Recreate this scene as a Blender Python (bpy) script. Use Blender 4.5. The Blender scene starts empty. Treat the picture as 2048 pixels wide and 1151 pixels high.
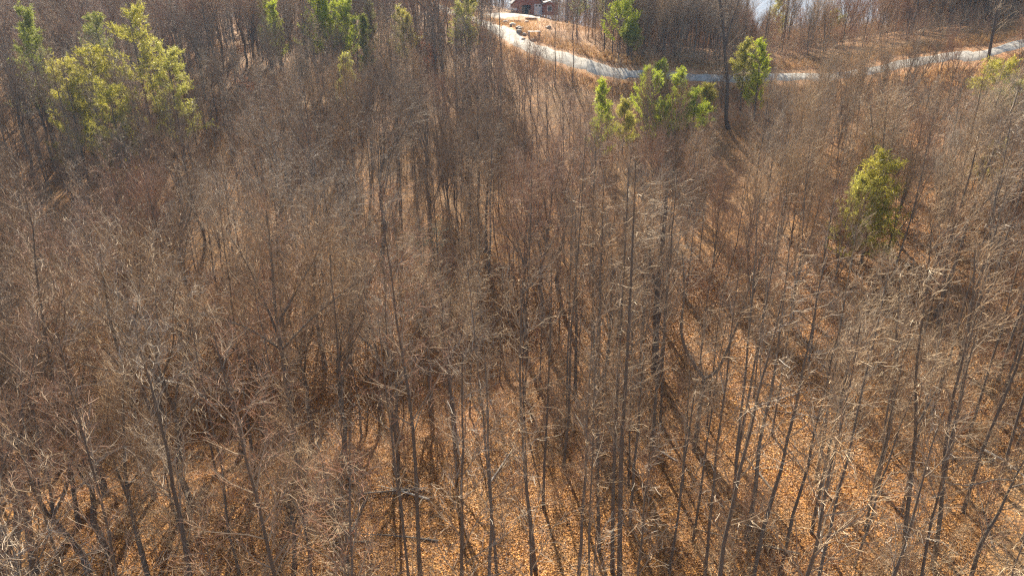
import bpy, math, random
import numpy as np
from mathutils import Vector
random.seed(7); RS = np.random.RandomState(11)
sc = bpy.context.scene; C = sc.collection; R = math.radians
# ------------------------------------------------------------------ camera, sky, sun, exposure
F = 1384.0; PITCH = 22.5; CAMZ = 25.0
cam = bpy.data.objects.new('camera', bpy.data.cameras.new('camera')); C.objects.link(cam)
cam.data.sensor_width = 36; cam.data.lens = F/2048*36; cam.data.clip_end = 20000; cam.data.clip_start = .3
cam.location = (0, 0, CAMZ); cam.rotation_euler = (R(90-PITCH), 0, 0); sc.camera = cam
SUN_EL, SUN_AZ = 34.0, -8.0            # azimuth from +Y, negative = left
w = bpy.data.worlds.new('World'); sc.world = w; w.use_nodes = True
nt = w.node_tree; sky = nt.nodes.new('ShaderNodeTexSky'); sky.sky_type = 'NISHITA'; sky.sun_disc = False
sky.sun_elevation = R(SUN_EL); sky.sun_rotation = R(SUN_AZ)
nt.links.new(sky.outputs[0], nt.nodes['Background'].inputs[0]); nt.nodes['Background'].inputs[1].default_value = .052
sun = bpy.data.objects.new('sun', bpy.data.lights.new('sun', 'SUN')); C.objects.link(sun)
sun.data.energy = 5; sun.data.angle = R(.5); sun.data.color = (1, .90, .73)
sd = Vector((math.sin(R(SUN_AZ))*math.cos(R(SUN_EL)), math.cos(R(SUN_AZ))*math.cos(R(SUN_EL)), math.sin(R(SUN_EL))))
sun.rotation_euler = sd.to_track_quat('Z', 'Y').to_euler()
sc.view_settings.view_transform = 'Standard'; sc.view_settings.look = 'None'
sc.view_settings.exposure = 2.0; sc.view_settings.gamma = 1
sc.cycles.use_denoising = False; sc.cycles.max_bounces = 3; sc.cycles.volume_bounces = 0; sc.cycles.filter_width = 1.3; sc.cycles.pixel_filter_type = 'BLACKMAN_HARRIS'
# ------------------------------------------------------------------ pixel <-> world helpers (photo pixels, 2048 wide)
cp, sp = math.cos(R(PITCH)), math.sin(R(PITCH))
def ray(px, py):
    u, v = (px-1024)/F, (575.5-py)/F
    return np.array([u, cp+v*sp, -sp+v*cp])
def at(px, py, Y):
    d = ray(px, py); return np.array([0, 0, CAMZ]) + d*(Y/d[1])
def proj(p):
    x, y, z = p[0], p[1], p[2]-CAMZ
    d = y*cp - z*sp
    if d < .5: return (-9e3, 9e3)
    return 1024+F*x/d, 575.5-F*(y*sp+z*cp)/d
# ------------------------------------------------------------------ terrain
CT = [at(*a) for a in [(1024,1151,25),(300,1151,25),(1800,1151,24.5),(0,1100,27),(0,600,56),(100,300,88),(450,180,104),(250,100,138),
  (850,500,62),(700,250,92),(900,140,112),(1400,700,47),(1100,600,54),(1600,500,57),(1300,300,84),(1600,260,86),
  (2048,600,42),(2000,300,66),(2048,1100,25),(1900,200,80),(1020,60,125),(960,44,150),(1080,100,112),(1200,135,103),(1400,155,100),(1550,155,98),
  (1750,140,92),(1900,110,88),(2048,85,85),(1058,29,190),(1150,50,160),(860,8,215),(920,26,180),(600,60,170),(100,60,165),(1600,112,140),
  (1350,95,128),(1900,60,120)]]
CT += [np.array(a, float) for a in [(-20,0,0),(0,0,0),(25,0,2),(60,20,6),(-60,20,-1),(-40,-20,0),(40,-20,3),(0,-40,0),(-120,60,2),(-160,120,8),(-140,200,14),
  (130,90,26),(150,150,24),(120,200,0),(80,200,2),(60,170,8),(0,250,22),(70,240,-6),(-80,250,20),(160,250,-8),(-160,250,12)]]
CT = np.array(CT)
def tps(r): return np.where(r > 1e-6, r*r*np.log(np.maximum(r, 1e-6)), 0)
_d = np.linalg.norm(CT[:, None, :2]-CT[None, :, :2], axis=2)/100
n = len(CT); A = np.zeros((n+3, n+3)); A[:n, :n] = tps(_d)+np.eye(n)*.004
A[:n, n] = 1; A[:n, n+1:] = CT[:, :2]/100; A[n:, :n] = A[:n, n:].T
TW = np.linalg.solve(A, np.r_[CT[:, 2], 0, 0, 0])
def sstep(a, b, x): t = np.clip((x-a)/(b-a), 0, 1); return t*t*(3-2*t)
GUL = np.array([at(*a)[:2] for a in ((-100,900,36),(100,900,36),(330,860,38),(600,830,39),(850,775,43),(1020,690,49))])
def height(x, y):
    x = np.atleast_1d(np.asarray(x, float)); y = np.atleast_1d(np.asarray(y, float))
    xc = np.clip(x, -165, 165)/100; yc = np.clip(y, -45, 255)/100
    z = TW[n]+TW[n+1]*xc+TW[n+2]*yc
    for i in range(n): z = z+TW[i]*tps(np.hypot(xc-CT[i, 0]/100, yc-CT[i, 1]/100))
    z = z+.18*np.sin(x*.31+y*.13)*np.cos(y*.27-x*.11)+.10*np.sin(x*.9+1)*np.sin(y*.77)
    for i in range(len(GUL)-1):
        a, b_ = GUL[i], GUL[i+1]; ab = b_-a; t = np.clip(((x-a[0])*ab[0]+(y-a[1])*ab[1])/(ab@ab), 0, 1)
        g_ = np.exp(-((x-a[0]-t*ab[0])**2+(y-a[1]-t*ab[1])**2)/(2*3.2**2)); G = g_ if i == 0 else np.maximum(G, g_)
    z = z-3.0*G
    dist = np.maximum(np.abs(x)-150, 0)+np.maximum(y-235, 0)+np.maximum(-y-40, 0)
    s = sstep(0, 260, dist)
    far = -34-75*sstep(150, 1500, dist)+14*np.sin(x*.006+y*.004)*np.cos(y*.005+2)+330*sstep(1900, 4200, dist)*(1+.4*np.sin(x*.0013)+.2*np.sin(x*.004+y*.002))
    return z*(1-s)+far*s
def gz(x, y): return float(height(x, y)[0])
def hit(px, py):
    d = ray(px, py); t = np.linspace(8, 400, 1600); P = d[None]*t[:, None]
    h = height(P[:, 0], P[:, 1]); k = np.argmax(P[:, 2]+CAMZ < h)
    return np.array([P[k, 0], P[k, 1], h[k]])
# ------------------------------------------------------------------ materials
def mat(name, rough=.8, spec=.3):
    m = bpy.data.materials.new(name); m.use_nodes = True; N = m.node_tree
    b = N.nodes['Principled BSDF']; b.inputs['Roughness'].default_value = rough; b.inputs['Specular IOR Level'].default_value = spec
    return m, N, b
def ramp(N, fac, cols):
    r = N.nodes.new('ShaderNodeValToRGB'); e = r.color_ramp.elements
    while len(e) < len(cols): e.new(.5)
    for i, (p, c) in enumerate(cols): e[i].position = p; e[i].color = (*c, 1)
    N.links.new(fac, r.inputs[0]); return r.outputs[0]
def tex(N, kind, scale, vec=None, **kw):
    t = N.nodes.new('ShaderNodeTex'+kind); t.inputs['Scale'].default_value = scale
    for k, v in kw.items(): t.inputs[k].default_value = v
    if vec: N.links.new(vec, t.inputs['Vector'])
    return t
def mix(N, fac, a, b, mode='MIX'):
    x = N.nodes.new('ShaderNodeMix'); x.data_type = 'RGBA'; x.blend_type = mode
    for s, v in ((0, fac), (6, a), (7, b)):
        if isinstance(v, (int, float)): x.inputs[s].default_value = v
        elif isinstance(v, tuple): x.inputs[s].default_value = (*v, 1)
        else: N.links.new(v, x.inputs[s])
    return x.outputs[2]
def bump(N, b, h, st, dist=.05):
    q = N.nodes.new('ShaderNodeBump'); q.inputs['Strength'].default_value = st; q.inputs['Distance'].default_value = dist
    N.links.new(h, q.inputs['Height']); N.links.new(q.outputs[0], b.inputs['Normal'])
def bark(name, c1, c2, tint=(.8, .75, .7), rough=.75, spec=.3):
    m, N, b = mat(name, rough, spec)
    tc = N.nodes.new('ShaderNodeTexCoord'); mp = N.nodes.new('ShaderNodeMapping'); mp.inputs['Scale'].default_value = (1, 1, .18)
    N.links.new(tc.outputs['Object'], mp.inputs[0])
    t = tex(N, 'Noise', 14, mp.outputs[0], Detail=4); t2 = tex(N, 'Noise', 1.3, tc.outputs['Object'], Detail=2)
    c = mix(N, t2.outputs[0], ramp(N, t.outputs[0], [(.35, c1), (.65, c2)]), c2)
    oi = N.nodes.new('ShaderNodeObjectInfo'); c = mix(N, oi.outputs['Random'], c, mix(N, 1.0, c, tint, 'MULTIPLY'))
    N.links.new(c, b.inputs['Base Color']); bump(N, b, t.outputs[0], .5, .02); return m
def island(name, cols, tint, rough=.6, spec=.4, trans=0):
    m, N, b = mat(name, rough, spec); g = N.nodes.new('ShaderNodeNewGeometry')
    c = ramp(N, g.outputs['Random Per Island'], cols)
    oi = N.nodes.new('ShaderNodeObjectInfo'); c = mix(N, oi.outputs['Random'], c, mix(N, 1.0, c, tint, 'MULTIPLY'))
    N.links.new(c, b.inputs['Base Color'])
    if trans:
        t = N.nodes.new('ShaderNodeBsdfTranslucent'); N.links.new(c, t.inputs[0]); ms = N.nodes.new('ShaderNodeMixShader'); ms.inputs[0].default_value = trans
        N.links.new(b.outputs[0], ms.inputs[1]); N.links.new(t.outputs[0], ms.inputs[2]); N.links.new(ms.outputs[0], N.nodes['Material Output'].inputs[0])
    return m
BARK = bark('grey_bark', (.07, .058, .046), (.17, .145, .115))
BARKD = bark('dark_bark', (.05, .04, .033), (.12, .10, .08))
BRANCH = bark('branch_bark', (.20, .15, .10), (.37, .285, .195), spec=.12, rough=.75)
TWIG = island('tan_twig_bark', [(0, (.27, .185, .10)), (.5, (.53, .40, .245)), (.85, (.70, .56, .37)), (1, (.76, .64, .46))], (.9, .78, .66), .65, .2)
TWIGB = island('brown_shaded_twig_bark', [(0, (.07, .05, .035)), (.5, (.18, .13, .085)), (.9, (.36, .27, .18)), (1, (.52, .42, .30))], (.9, .8, .7), .65, .2)  # brown bark, darkened further to carry the shade of the thickets
TWIGR = island('reddish_twig_bark', [(0, (.17, .08, .055)), (.6, (.44, .26, .16)), (1, (.58, .42, .28))], (.95, .8, .75), .65, .2)
TWIGG = island('grey_twig_bark', [(0, (.20, .165, .13)), (.5, (.45, .38, .29)), (.9, (.60, .52, .41)), (1, (.72, .66, .56))], (.9, .84, .78), .65, .2)
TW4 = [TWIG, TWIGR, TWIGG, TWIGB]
PALEB = bark('bleached_wood', (.34, .30, .25), (.50, .45, .37))
NEEDLE = island('pine_needles', [(0, (.12, .15, .03)), (.5, (.26, .30, .05)), (1, (.44, .47, .10))], (1, .92, .8), .5, .4, .5)
NEEDLEB = island('young_pine_needles', [(0, (.17, .23, .015)), (.5, (.38, .45, .03)), (1, (.58, .62, .07))], (1, .95, .8), .5, .4, .55)
NEEDLEY = island('yellowish_needles', [(0, (.22, .21, .035)), (.5, (.42, .41, .07)), (1, (.60, .56, .14))], (1, .92, .8), .5, .4, .5)
NEEDLEO = island('olive_needles', [(0, (.17, .17, .02)), (.5, (.38, .36, .05)), (1, (.58, .52, .10))], (1, .92, .8), .5, .4, .5)
LICHEN = island('pale_lichen', [(0, (.30, .33, .20)), (1, (.5, .52, .38))], (1, 1, 1), .8, .1)
LEAFR = island('rusty_leaves', [(0, (.20, .06, .025)), (.5, (.36, .12, .04)), (1, (.5, .22, .09))], (1, .85, .8), .6, .3, .4)
LITTER = island('fallen_leaves', [(0, (.08, .03, .008)), (.35, (.29, .12, .026)), (.7, (.46, .21, .045)), (.93, (.56, .28, .07)), (1, (.60, .38, .15))], (1, 1, 1), .55, .4, .15)
GRASS = island('dry_grass', [(0, (.30, .17, .07)), (.6, (.48, .28, .12)), (1, (.62, .44, .22))], (1, 1, 1), .7, .2, .3)
# ground
GM, N, b = mat('leaf_litter_ground', .85, .2)
tc = N.nodes.new('ShaderNodeTexCoord').outputs['Object']
vo = tex(N, 'Voronoi', 9, tc); vo2 = tex(N, 'Voronoi', 3.1, tc); no = tex(N, 'Noise', .22, tc, Detail=5); nf = tex(N, 'Noise', 2.2, tc, Detail=6)
sx = N.nodes.new('ShaderNodeSeparateColor'); N.links.new(vo.outputs['Color'], sx.inputs[0])
c = ramp(N, sx.outputs[0], [(0, (.09, .036, .011)), (.4, (.26, .11, .026)), (.8, (.43, .195, .048)), (1, (.54, .28, .08))])
c = mix(N, ramp(N, nf.outputs[0], [(.4, (0, 0, 0)), (.75, (1, 1, 1))]), c, (.15, .085, .045))
c = mix(N, ramp(N, no.outputs[0], [(.48, (0, 0, 0)), (.7, (1, 1, 1))]), c, mix(N, .5, c, (.32, .2, .09)))
at_ = N.nodes.new('ShaderNodeAttribute'); at_.attribute_name = 'clay'
clay = ramp(N, nf.outputs[0], [(.3, (.42, .17, .065)), (.55, (.44, .24, .11)), (.8, (.38, .27, .16))])
c = mix(N, at_.outputs['Fac'], c, clay)
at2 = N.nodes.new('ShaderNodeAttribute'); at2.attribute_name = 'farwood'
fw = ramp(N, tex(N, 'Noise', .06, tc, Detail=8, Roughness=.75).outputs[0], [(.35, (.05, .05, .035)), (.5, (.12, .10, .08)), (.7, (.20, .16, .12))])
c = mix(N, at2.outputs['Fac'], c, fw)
N.links.new(c, b.inputs['Base Color']); bump(N, b, vo.outputs['Distance'], .9, .08)
def noisy(name, c1, c2, scale, rough=.8, st=.3, det=5):
    m, N, b = mat(name, rough); t = tex(N, 'Noise', scale, N.nodes.new('ShaderNodeTexCoord').outputs['Object'], Detail=det)
    N.links.new(ramp(N, t.outputs[0], [(.35, c1), (.65, c2)]), b.inputs['Base Color']); bump(N, b, t.outputs[0], st, .03); return m
GRAVEL = noisy('pale_gravel', (.27, .245, .205), (.44, .40, .34), 1.6, .9, .6, 8)
# ------------------------------------------------------------------ mesh helpers
def mesh_np(name, V, Q, mats, mi=None, smooth=False):
    me = bpy.data.meshes.new(name); V = np.ascontiguousarray(V, np.float32); Q = np.ascontiguousarray(Q, np.int32); k = Q.shape[1]
    me.vertices.add(len(V)); me.vertices.foreach_set('co', V.ravel()); me.loops.add(Q.size); me.loops.foreach_set('vertex_index', Q.ravel())
    me.polygons.add(len(Q)); me.polygons.foreach_set('loop_start', np.arange(0, Q.size, k, dtype=np.int32))
    for m in mats: me.materials.append(m)
    if mi is not None: me.polygons.foreach_set('material_index', np.ascontiguousarray(mi, np.int32))
    me.polygons.foreach_set('use_smooth', np.full(len(Q), smooth, bool)); me.update(calc_edges=True); return me
def tube_arrays(P, Rd, s):
    n, k = Rd.shape; T = np.gradient(P, axis=1); T /= np.linalg.norm(T, axis=2, keepdims=True)+1e-9
    ref = np.where(np.abs(T[:, :1, 2:3]) > .8, np.array([[[1., .13, 0]]]), np.array([[[.1, 0, 1.]]])); ref = np.repeat(ref, k, 1)
    U = np.cross(T, ref); U /= np.linalg.norm(U, axis=2, keepdims=True)+1e-9; W = np.cross(T, U)
    a = np.arange(s)*2*math.pi/s
    V = P[:, :, None]+Rd[:, :, None, None]*(U[:, :, None]*np.cos(a)[None, None, :, None]+W[:, :, None]*np.sin(a)[None, None, :, None])
    b = (np.arange(n)*k*s)[:, None, None]+(np.arange(k-1)*s)[None, :, None]; i = np.arange(s)[None, None, :]; j = (i+1) % s
    Q = np.stack([b+i, b+j, b+j+s, b+i+s], -1).reshape(-1, 4)
    return V.reshape(-1, 3), Q
def build(name, items):     # items: (V, Q, material)
    Vs, Qs, mi, mats, off = [], [], [], [], 0
    for V, Q, m in items:
        if m not in mats: mats.append(m)
        Vs.append(V); Qs.append(Q+off); off += len(V); mi.append(np.full(len(Q), mats.index(m)))
    return mesh_np(name, np.concatenate(Vs), np.concatenate(Qs), mats, np.concatenate(mi), False)
def nrm(a): return a/(np.linalg.norm(a, axis=-1, keepdims=True)+1e-9)
def grow(P, Rd, m, t0, t1, L, ang, k=4, up=.15, wob=.2, r0=.5, tip=.35, lens=None, rs=RS):
    """children along parents: vectorised. L: (lo,hi) length, ang degrees lo,hi, lens(t)->multiplier"""
    n, K = Rd.shape; N_ = n*m; idx = np.repeat(np.arange(n), m)
    t = (np.tile((np.arange(m)+.5)/m, n)+rs.uniform(-.5, .5, N_)/m)*(t1-t0)+t0; t = np.clip(t, 0, .999)
    f = t*(K-1); i = f.astype(int); fr = (f-i)[:, None]
    base = P[idx, i]*(1-fr)+P[idx, i+1]*fr; T = nrm(P[idx, i+1]-P[idx, i]); rb = Rd[idx, i]*(1-fr[:, 0])+Rd[idx, i+1]*fr[:, 0]
    pr = nrm(np.cross(T, rs.normal(size=(N_, 3)))); a = np.radians(rs.uniform(*ang, N_))[:, None]
    D = nrm(T*np.cos(a)+pr*np.sin(a)); Ln = rs.uniform(*L, N_)
    if lens is not None: Ln = Ln*lens(t)
    out = [base]; p = base
    for q in range(k-1):
        D = nrm(D+rs.normal(size=D.shape)*wob+np.array([0, 0, up])); p = p+D*(Ln/(k-1))[:, None]; out.append(p)
    rr = np.minimum(rb*.75, r0*(.6+.4*Ln/np.max(Ln))); Rr = rr[:, None]*np.linspace(1, tip, k)[None]
    return np.stack(out, 1), Rr
def trunk_line(H, r, k=12, wob=.12, lean=(0, 0), rs=RS):
    z = np.linspace(0, 1, k); x = np.cumsum(rs.normal(size=k))*wob*.55; y = np.cumsum(rs.normal(size=k))*wob*.55; x -= x[0]; y -= y[0]
    P = np.stack([x+lean[0]*z, y+lean[1]*z, z*H], 1)[None]; Rr = (r*(1-.86*z**1.1))[None].copy(); Rr[0, 0] *= 1.35; P[0, 0, 2] = -.25
    return P, Rr
# each returns dict part -> list of (V,Q,mat)
def tree_parts(kind, seed, bark_m=BARK, twig_m=TWIG, trunk=None, H=None, dense=1.):
    rs = np.random.RandomState(seed); parts = {}
    if kind == 'tall':      # straight forest tree, crown in the upper half
        H = H or rs.uniform(15.5, 18.5); P, Rr = trunk or trunk_line(H, rs.uniform(.10, .16), rs=rs)
        L1 = grow(P, Rr, 24, .42, .97, (2.0, 3.6), (28, 55), 5, .16, .16, .035, rs=rs, lens=lambda t: 1.25-.9*np.clip((t-.4)/.6, 0, 1))
        n2, n3, l2, l3 = 8, 4, (.4, 1.3), (.2, .65)
    elif kind == 'spread':   # broad domed crown with forking limbs
        H = H or rs.uniform(13, 16); P, Rr = trunk or trunk_line(H*.72, rs.uniform(.15, .2), wob=.2, rs=rs)
        A0 = grow(P, Rr, 8, .42, .97, (4.2, 6.2), (22, 48), 7, .12, .10, .08, .25, rs=rs)
        L1a = grow(*A0, 6, .15, .95, (1.6, 3.2), (25, 55), 5, .08, .2, .03, rs=rs)
        L1b = grow(P, Rr, 8, .4, .97, (2, 3.4), (40, 75), 5, .1, .2, .035, rs=rs)
        L1 = (np.concatenate([L1a[0], L1b[0]]), np.concatenate([L1a[1], L1b[1]])); parts['limbs'] = A0
        n2, n3, l2, l3 = 9, 6, (.4, 1.2), (.2, .6)
    elif kind == 'pole':     # slim young tree
        H = H or rs.uniform(10, 13.5); P, Rr = trunk or trunk_line(H, rs.uniform(.06, .09), wob=.09, rs=rs)
        L1 = grow(P, Rr, 24, .25, .98, (1.0, 2.1), (30, 65), 4, .14, .15, .018, rs=rs, lens=lambda t: 1.2-.8*np.clip((t-.3)/.7, 0, 1))
        n2, n3, l2, l3 = 7, 3, (.35, .9), (.2, .55)
    elif kind == 'thin':     # tall thin pole of the open stand, few short branches high up
        H = H or rs.uniform(14.5, 18); P, Rr = trunk or trunk_line(H, rs.uniform(.075, .125), wob=.07, rs=rs)
        L1 = grow(P, Rr, 15, .45, .98, (1.2, 2.6), (22, 50), 5, .16, .13, .024, rs=rs, lens=lambda t: 1.2-.75*np.clip((t-.4)/.6, 0, 1))
        n2, n3, l2, l3 = 7, 3, (.4, 1.1), (.2, .55)
    else:                    # 'broom': several steep stems
        H = H or rs.uniform(8, 11); P, Rr = trunk or trunk_line(H*.9, rs.uniform(.07, .10), wob=.12, rs=rs)
        A0 = grow(P, Rr, 6, .06, .5, (4.5, 7), (12, 30), 7, .16, .07, .05, .2, rs=rs)
        L1a = grow(*A0, 9, .25, .97, (1.2, 2.6), (18, 38), 4, .16, .1, .02, rs=rs)
        L1b = grow(P, Rr, 12, .35, .97, (1.4, 2.6), (20, 40), 4, .16, .1, .02, rs=rs)
        L1 = (np.concatenate([L1a[0], L1b[0]]), np.concatenate([L1a[1], L1b[1]])); parts['limbs'] = A0
        n2, n3, l2, l3 = 8, 4, (.5, 1.3), (.3, .75)
    n3 = max(2, int(n3*dense))
    a2 = (25, 60) if kind != 'broom' else (12, 34); up = .1 if kind != 'broom' else .14
    L2 = grow(*L1, n2, .12, .98, l2, a2, 4, up, .18, .012, .6, rs=rs)
    L3 = grow(*L2, n3, .1, .98, l3, a2, 3, up, .22, .0075 if kind == 'spread' else .009, .6, rs=rs)
    sd_ = 8 if Rr.max() > .08 else 6
    o = {'trunk': [(*tube_arrays(P, Rr, sd_), bark_m)], 'branches': [(*tube_arrays(*L1, 4), BRANCH)],
         'twigs': [(*tube_arrays(*L2, 3), BRANCH), (*tube_arrays(*L3, 3), twig_m)]}
    if 'limbs' in parts: o['branches'].insert(0, (*tube_arrays(*parts['limbs'], 6), bark_m))
    return o, H
def blades(P, m, ln, wd, rs, spread=1., up=.3):
    """m needle blades round each point of P (N,3)"""
    B = np.repeat(P, m, 0)+rs.normal(size=(len(P)*m, 3))*.03; D = nrm(rs.normal(size=B.shape)*spread+np.array([0, 0, up])); S = nrm(np.cross(D, rs.normal(size=B.shape)))
    l = rs.uniform(*ln, len(B))[:, None]; W = S*rs.uniform(*wd, len(B))[:, None]
    V = np.stack([B-W*.5, B+W*.5, B+D*l+W*.3, B+D*l-W*.3], 1).reshape(-1, 3); return V, np.arange(len(B)*4).reshape(-1, 4)
def pine_parts(kind, seed, needle, H, bw=2.4):
    bw *= 1.3
    rs = np.random.RandomState(seed); P, Rr = trunk_line(H, .045+H*.0085, wob=.05, rs=rs)
    if kind == 'young':
        L1 = grow(P, Rr, int(12+H*3.2), .1, .98, (bw*.7, bw*1.15), (45, 75), 5, .16, .07, .022, rs=rs, lens=lambda t: 1.05-.85*t); nb, nl = 9, (.35, .8)
    elif kind == 'white':    # layered, long flat boughs
        L1 = grow(P, Rr, int(14+H*3.2), .15, .98, (bw*.7, bw*1.1), (58, 88), 6, .07, .07, .03, rs=rs, lens=lambda t: 1.1-.8*t); nb, nl = 13, (.4, 1.0)
    else:                    # tall pine, crown near the top
        L1 = grow(P, Rr, int(12+H*3), .25, .99, (bw*.6, bw*1.1), (35, 75), 5, .12, .12, .03, rs=rs, lens=lambda t: 1.15-.75*np.clip((t-.38)/.6, 0, 1)); nb, nl = 11, (.4, .9)
    L2 = grow(*L1, nb, .25, 1., nl, (25, 60), 4, .2, .12, .008, .6, rs=rs)
    tips = L2[0][:, 1:].reshape(-1, 3); keep = rs.rand(len(tips)) < (.9 if kind == 'young' else .8)
    nd = blades(tips[keep], 7 if kind == 'white' else 10, (.16, .36), (.02, .045), rs, 1., .45)
    return {'trunk': [(*tube_arrays(P, Rr, 7), BARK)], 'branches': [(*tube_arrays(*L1, 4), BARK), (*tube_arrays(*L2, 3), BARK)], 'foliage': [(*nd, needle)]}
def tag(o, label=None, cat=None, group=None, kind=None):
    if label: o['label'] = label
    if cat: o['category'] = cat
    if group: o['group'] = group
    if kind: o['kind'] = kind
def link(name, me, parent=None, loc=(0, 0, 0)):
    o = bpy.data.objects.new(name, me); C.objects.link(o); o.location = loc; o.parent = parent; return o
def empty(name, loc, rz=0, s=1.):
    o = bpy.data.objects.new(name, None); C.objects.link(o); o.location = loc; o.rotation_euler = (0, 0, rz); o.scale = (s, s, s); o.empty_display_size = .3; return o
def meshes(parts): return {k: build(k, v) for k, v in parts.items()}
def plant(name, ms, loc, rz, s, label, cat, group=None, lean=(0, 0)):
    r = empty(name, loc, rz, s); r.rotation_euler = (lean[0], lean[1], rz)
    for k, me in ms.items(): link(k, me, r)
    tag(r, label, cat, group); return r
# ------------------------------------------------------------------ ground sheet
def axis(lo, hi, step, far):
    a = list(np.arange(lo, hi+.1, step)); s = step; v = hi
    while v < far: s *= 1.25; v += s; a.append(v)
    s = step; v = lo
    while v > -far: s *= 1.25; v -= s; a.insert(0, v)
    return np.array(a)
# road centre line
RP = np.array([at(*a)[:2] for a in [(800, -6, 250), (862, 9, 215), (905, 22, 180), (955, 42, 150), (1000, 62, 127), (1080, 100, 112), (1200, 133, 103), (1310, 150, 101), (1400, 157, 100), (1550, 157, 98), (1750, 141, 92), (1900, 110, 88), (2048, 85, 85)]]+[(95, 84), (150, 90)])
def smooth_line(P, per=10):
    out = []
    for i in range(len(P)-1):
        p0, p1, p2, p3 = P[max(i-1, 0)], P[i], P[i+1], P[min(i+2, len(P)-1)]
        for t in np.arange(per)/per: out.append(.5*((2*p1)+(-p0+p2)*t+(2*p0-5*p1+4*p2-p3)*t*t+(-p0+3*p1-3*p2+p3)*t**3))
    out.append(P[-1]); return np.array(out)
RL = smooth_line(RP)
def road_dist(x, y):
    x = np.atleast_1d(x).astype(float); y = np.atleast_1d(y).astype(float); d = np.full(x.shape, 1e9)
    for p in RL[::2]: d = np.minimum(d, np.hypot(x-p[0], y-p[1]))
    return d
HX, HY = at(1066, 29, 190)[:2]
def yard(x, y):   # bare yard below the house, 0..1
    cx, cy = at(1095, 62, 150)[:2]
    return 1-sstep(.75, 1.15, np.hypot((x-cx)/14, (y-cy)/30))
ax, ay = axis(-150, 150, 1.5, 6000), axis(-20, 250, 1.5, 6000)
X, Y = np.meshgrid(ax, ay); Z = height(X.ravel(), Y.ravel())
V = np.stack([X.ravel(), Y.ravel(), Z], 1); nx, ny = len(ax), len(ay)
i = np.arange(nx-1)[None]+np.arange(ny-1)[:, None]*nx; Q = np.stack([i, i+1, i+nx+1, i+nx], -1).reshape(-1, 4)
me = mesh_np('ground', V, Q, [GM], None, True)
rd = road_dist(V[:, 0], V[:, 1]); wn = .5+.5*np.sin(V[:, 0]*.35)*np.sin(V[:, 1]*.31+1)
patch = np.zeros(len(V))
for (px, py, Yd, rx, ry) in [(470, 180, 96, 6, 5), (2010, 235, 70, 9, 12), (1960, 130, 84, 8, 3), (1380, 185, 92, 12, 3.5), (1150, 118, 103, 9, 4), (780, 215, 92, 4, 3), (560, 150, 100, 3, 4)]:
    c0 = at(px, py, Yd); patch = np.maximum(patch, 1-sstep(.6, 1.1, np.hypot((V[:, 0]-c0[0])/rx, (V[:, 1]-c0[1])/ry)))
clayv = np.clip(np.maximum.reduce([(1-sstep(2.8, 6.5, rd))*(.6+.4*wn), patch, yard(V[:, 0], V[:, 1])*.3]), 0, 1)
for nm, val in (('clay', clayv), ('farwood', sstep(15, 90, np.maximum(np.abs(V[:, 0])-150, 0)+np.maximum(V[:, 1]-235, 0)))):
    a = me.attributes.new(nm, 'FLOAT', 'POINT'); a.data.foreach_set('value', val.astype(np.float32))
tag(link('ground', me), kind='structure')
def strip(name, L, wid, mats, dz=.09, rows=7):
    T = np.gradient(L, axis=0); T /= np.linalg.norm(T, axis=1, keepdims=True); Nn = np.stack([T[:, 1], -T[:, 0]], 1)
    o = np.linspace(-1, 1, rows); w_ = (wid*.5*(1+.10*np.sin(np.arange(len(L))*.9)+.06*np.sin(np.arange(len(L))*2.3)))
    P = L[:, None]+Nn[:, None]*(o[None, :, None]*w_[:, None, None]); x, y = P[..., 0].ravel(), P[..., 1].ravel()
    V = np.stack([x, y, height(x, y)+dz], 1).reshape(-1, 3); edge = np.tile(np.abs(o) > .99, len(L)); V[edge, 2] -= .14
    i = np.arange(rows-1)[None]+np.arange(len(L)-1)[:, None]*rows; Q = np.stack([i, i+rows, i+rows+1, i+1], -1).reshape(-1, 4)
    return link(name, mesh_np(name, V, Q, mats, None, True))
tag(strip('gravel_road', smooth_line(RL[::4], 8), np.where(np.arange(len(smooth_line(RL[::4], 8))) < 130, 3.5, 2.3), [GRAVEL]), kind='structure')
pd = np.array([at(960, 41, 158)[:2], at(985, 35, 170)[:2], at(1015, 33, 176)[:2], at(1045, 34, 178)[:2], at(1080, 36, 178)[:2]])
tag(strip('gravel_parking_pad', smooth_line(pd, 6), 9.5, [GRAVEL], .14, 9), kind='structure')
# ------------------------------------------------------------------ house above the driveway and the things in its yard
def quad_box(x0, x1, y0, y1, z0, z1):
    V = np.array([[x, y, z] for z in (z0, z1) for y in (y0, y1) for x in (x0, x1)], float)
    return V, np.array([[0, 2, 3, 1], [4, 5, 7, 6], [0, 1, 5, 4], [2, 6, 7, 3], [0, 4, 6, 2], [1, 3, 7, 5]])
def bx(*a): m = a[-1]; return (*quad_box(*a[:-1]), m)
def logs(name, c1, c2):
    m, N, b = mat(name, .7); tcn = N.nodes.new('ShaderNodeTexCoord'); wv = N.nodes.new('ShaderNodeTexWave'); wv.bands_direction = 'Z'; wv.inputs['Scale'].default_value = 1.1; wv.inputs['Distortion'].default_value = .4
    N.links.new(tcn.outputs['Object'], wv.inputs[0]); nz = tex(N, 'Noise', 3, tcn.outputs['Object'], Detail=4)
    N.links.new(mix(N, nz.outputs[0], ramp(N, wv.outputs[0], [(.1, c1), (.5, c2)]), c2), b.inputs['Base Color']); bump(N, b, wv.outputs[0], .6, .06); return m
LOG = logs('red_brown_logs', (.16, .055, .03), (.34, .125, .07)); ROOF = noisy('dark_shingle', (.035, .038, .045), (.08, .08, .09), 3, .8)
WHITE = noisy('white_paint', (.62, .62, .62), (.78, .78, .77), 4, .5, .05); DARK = noisy('dark_interior', (.015, .05, .06), (.03, .09, .10), 2, .6)
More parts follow.
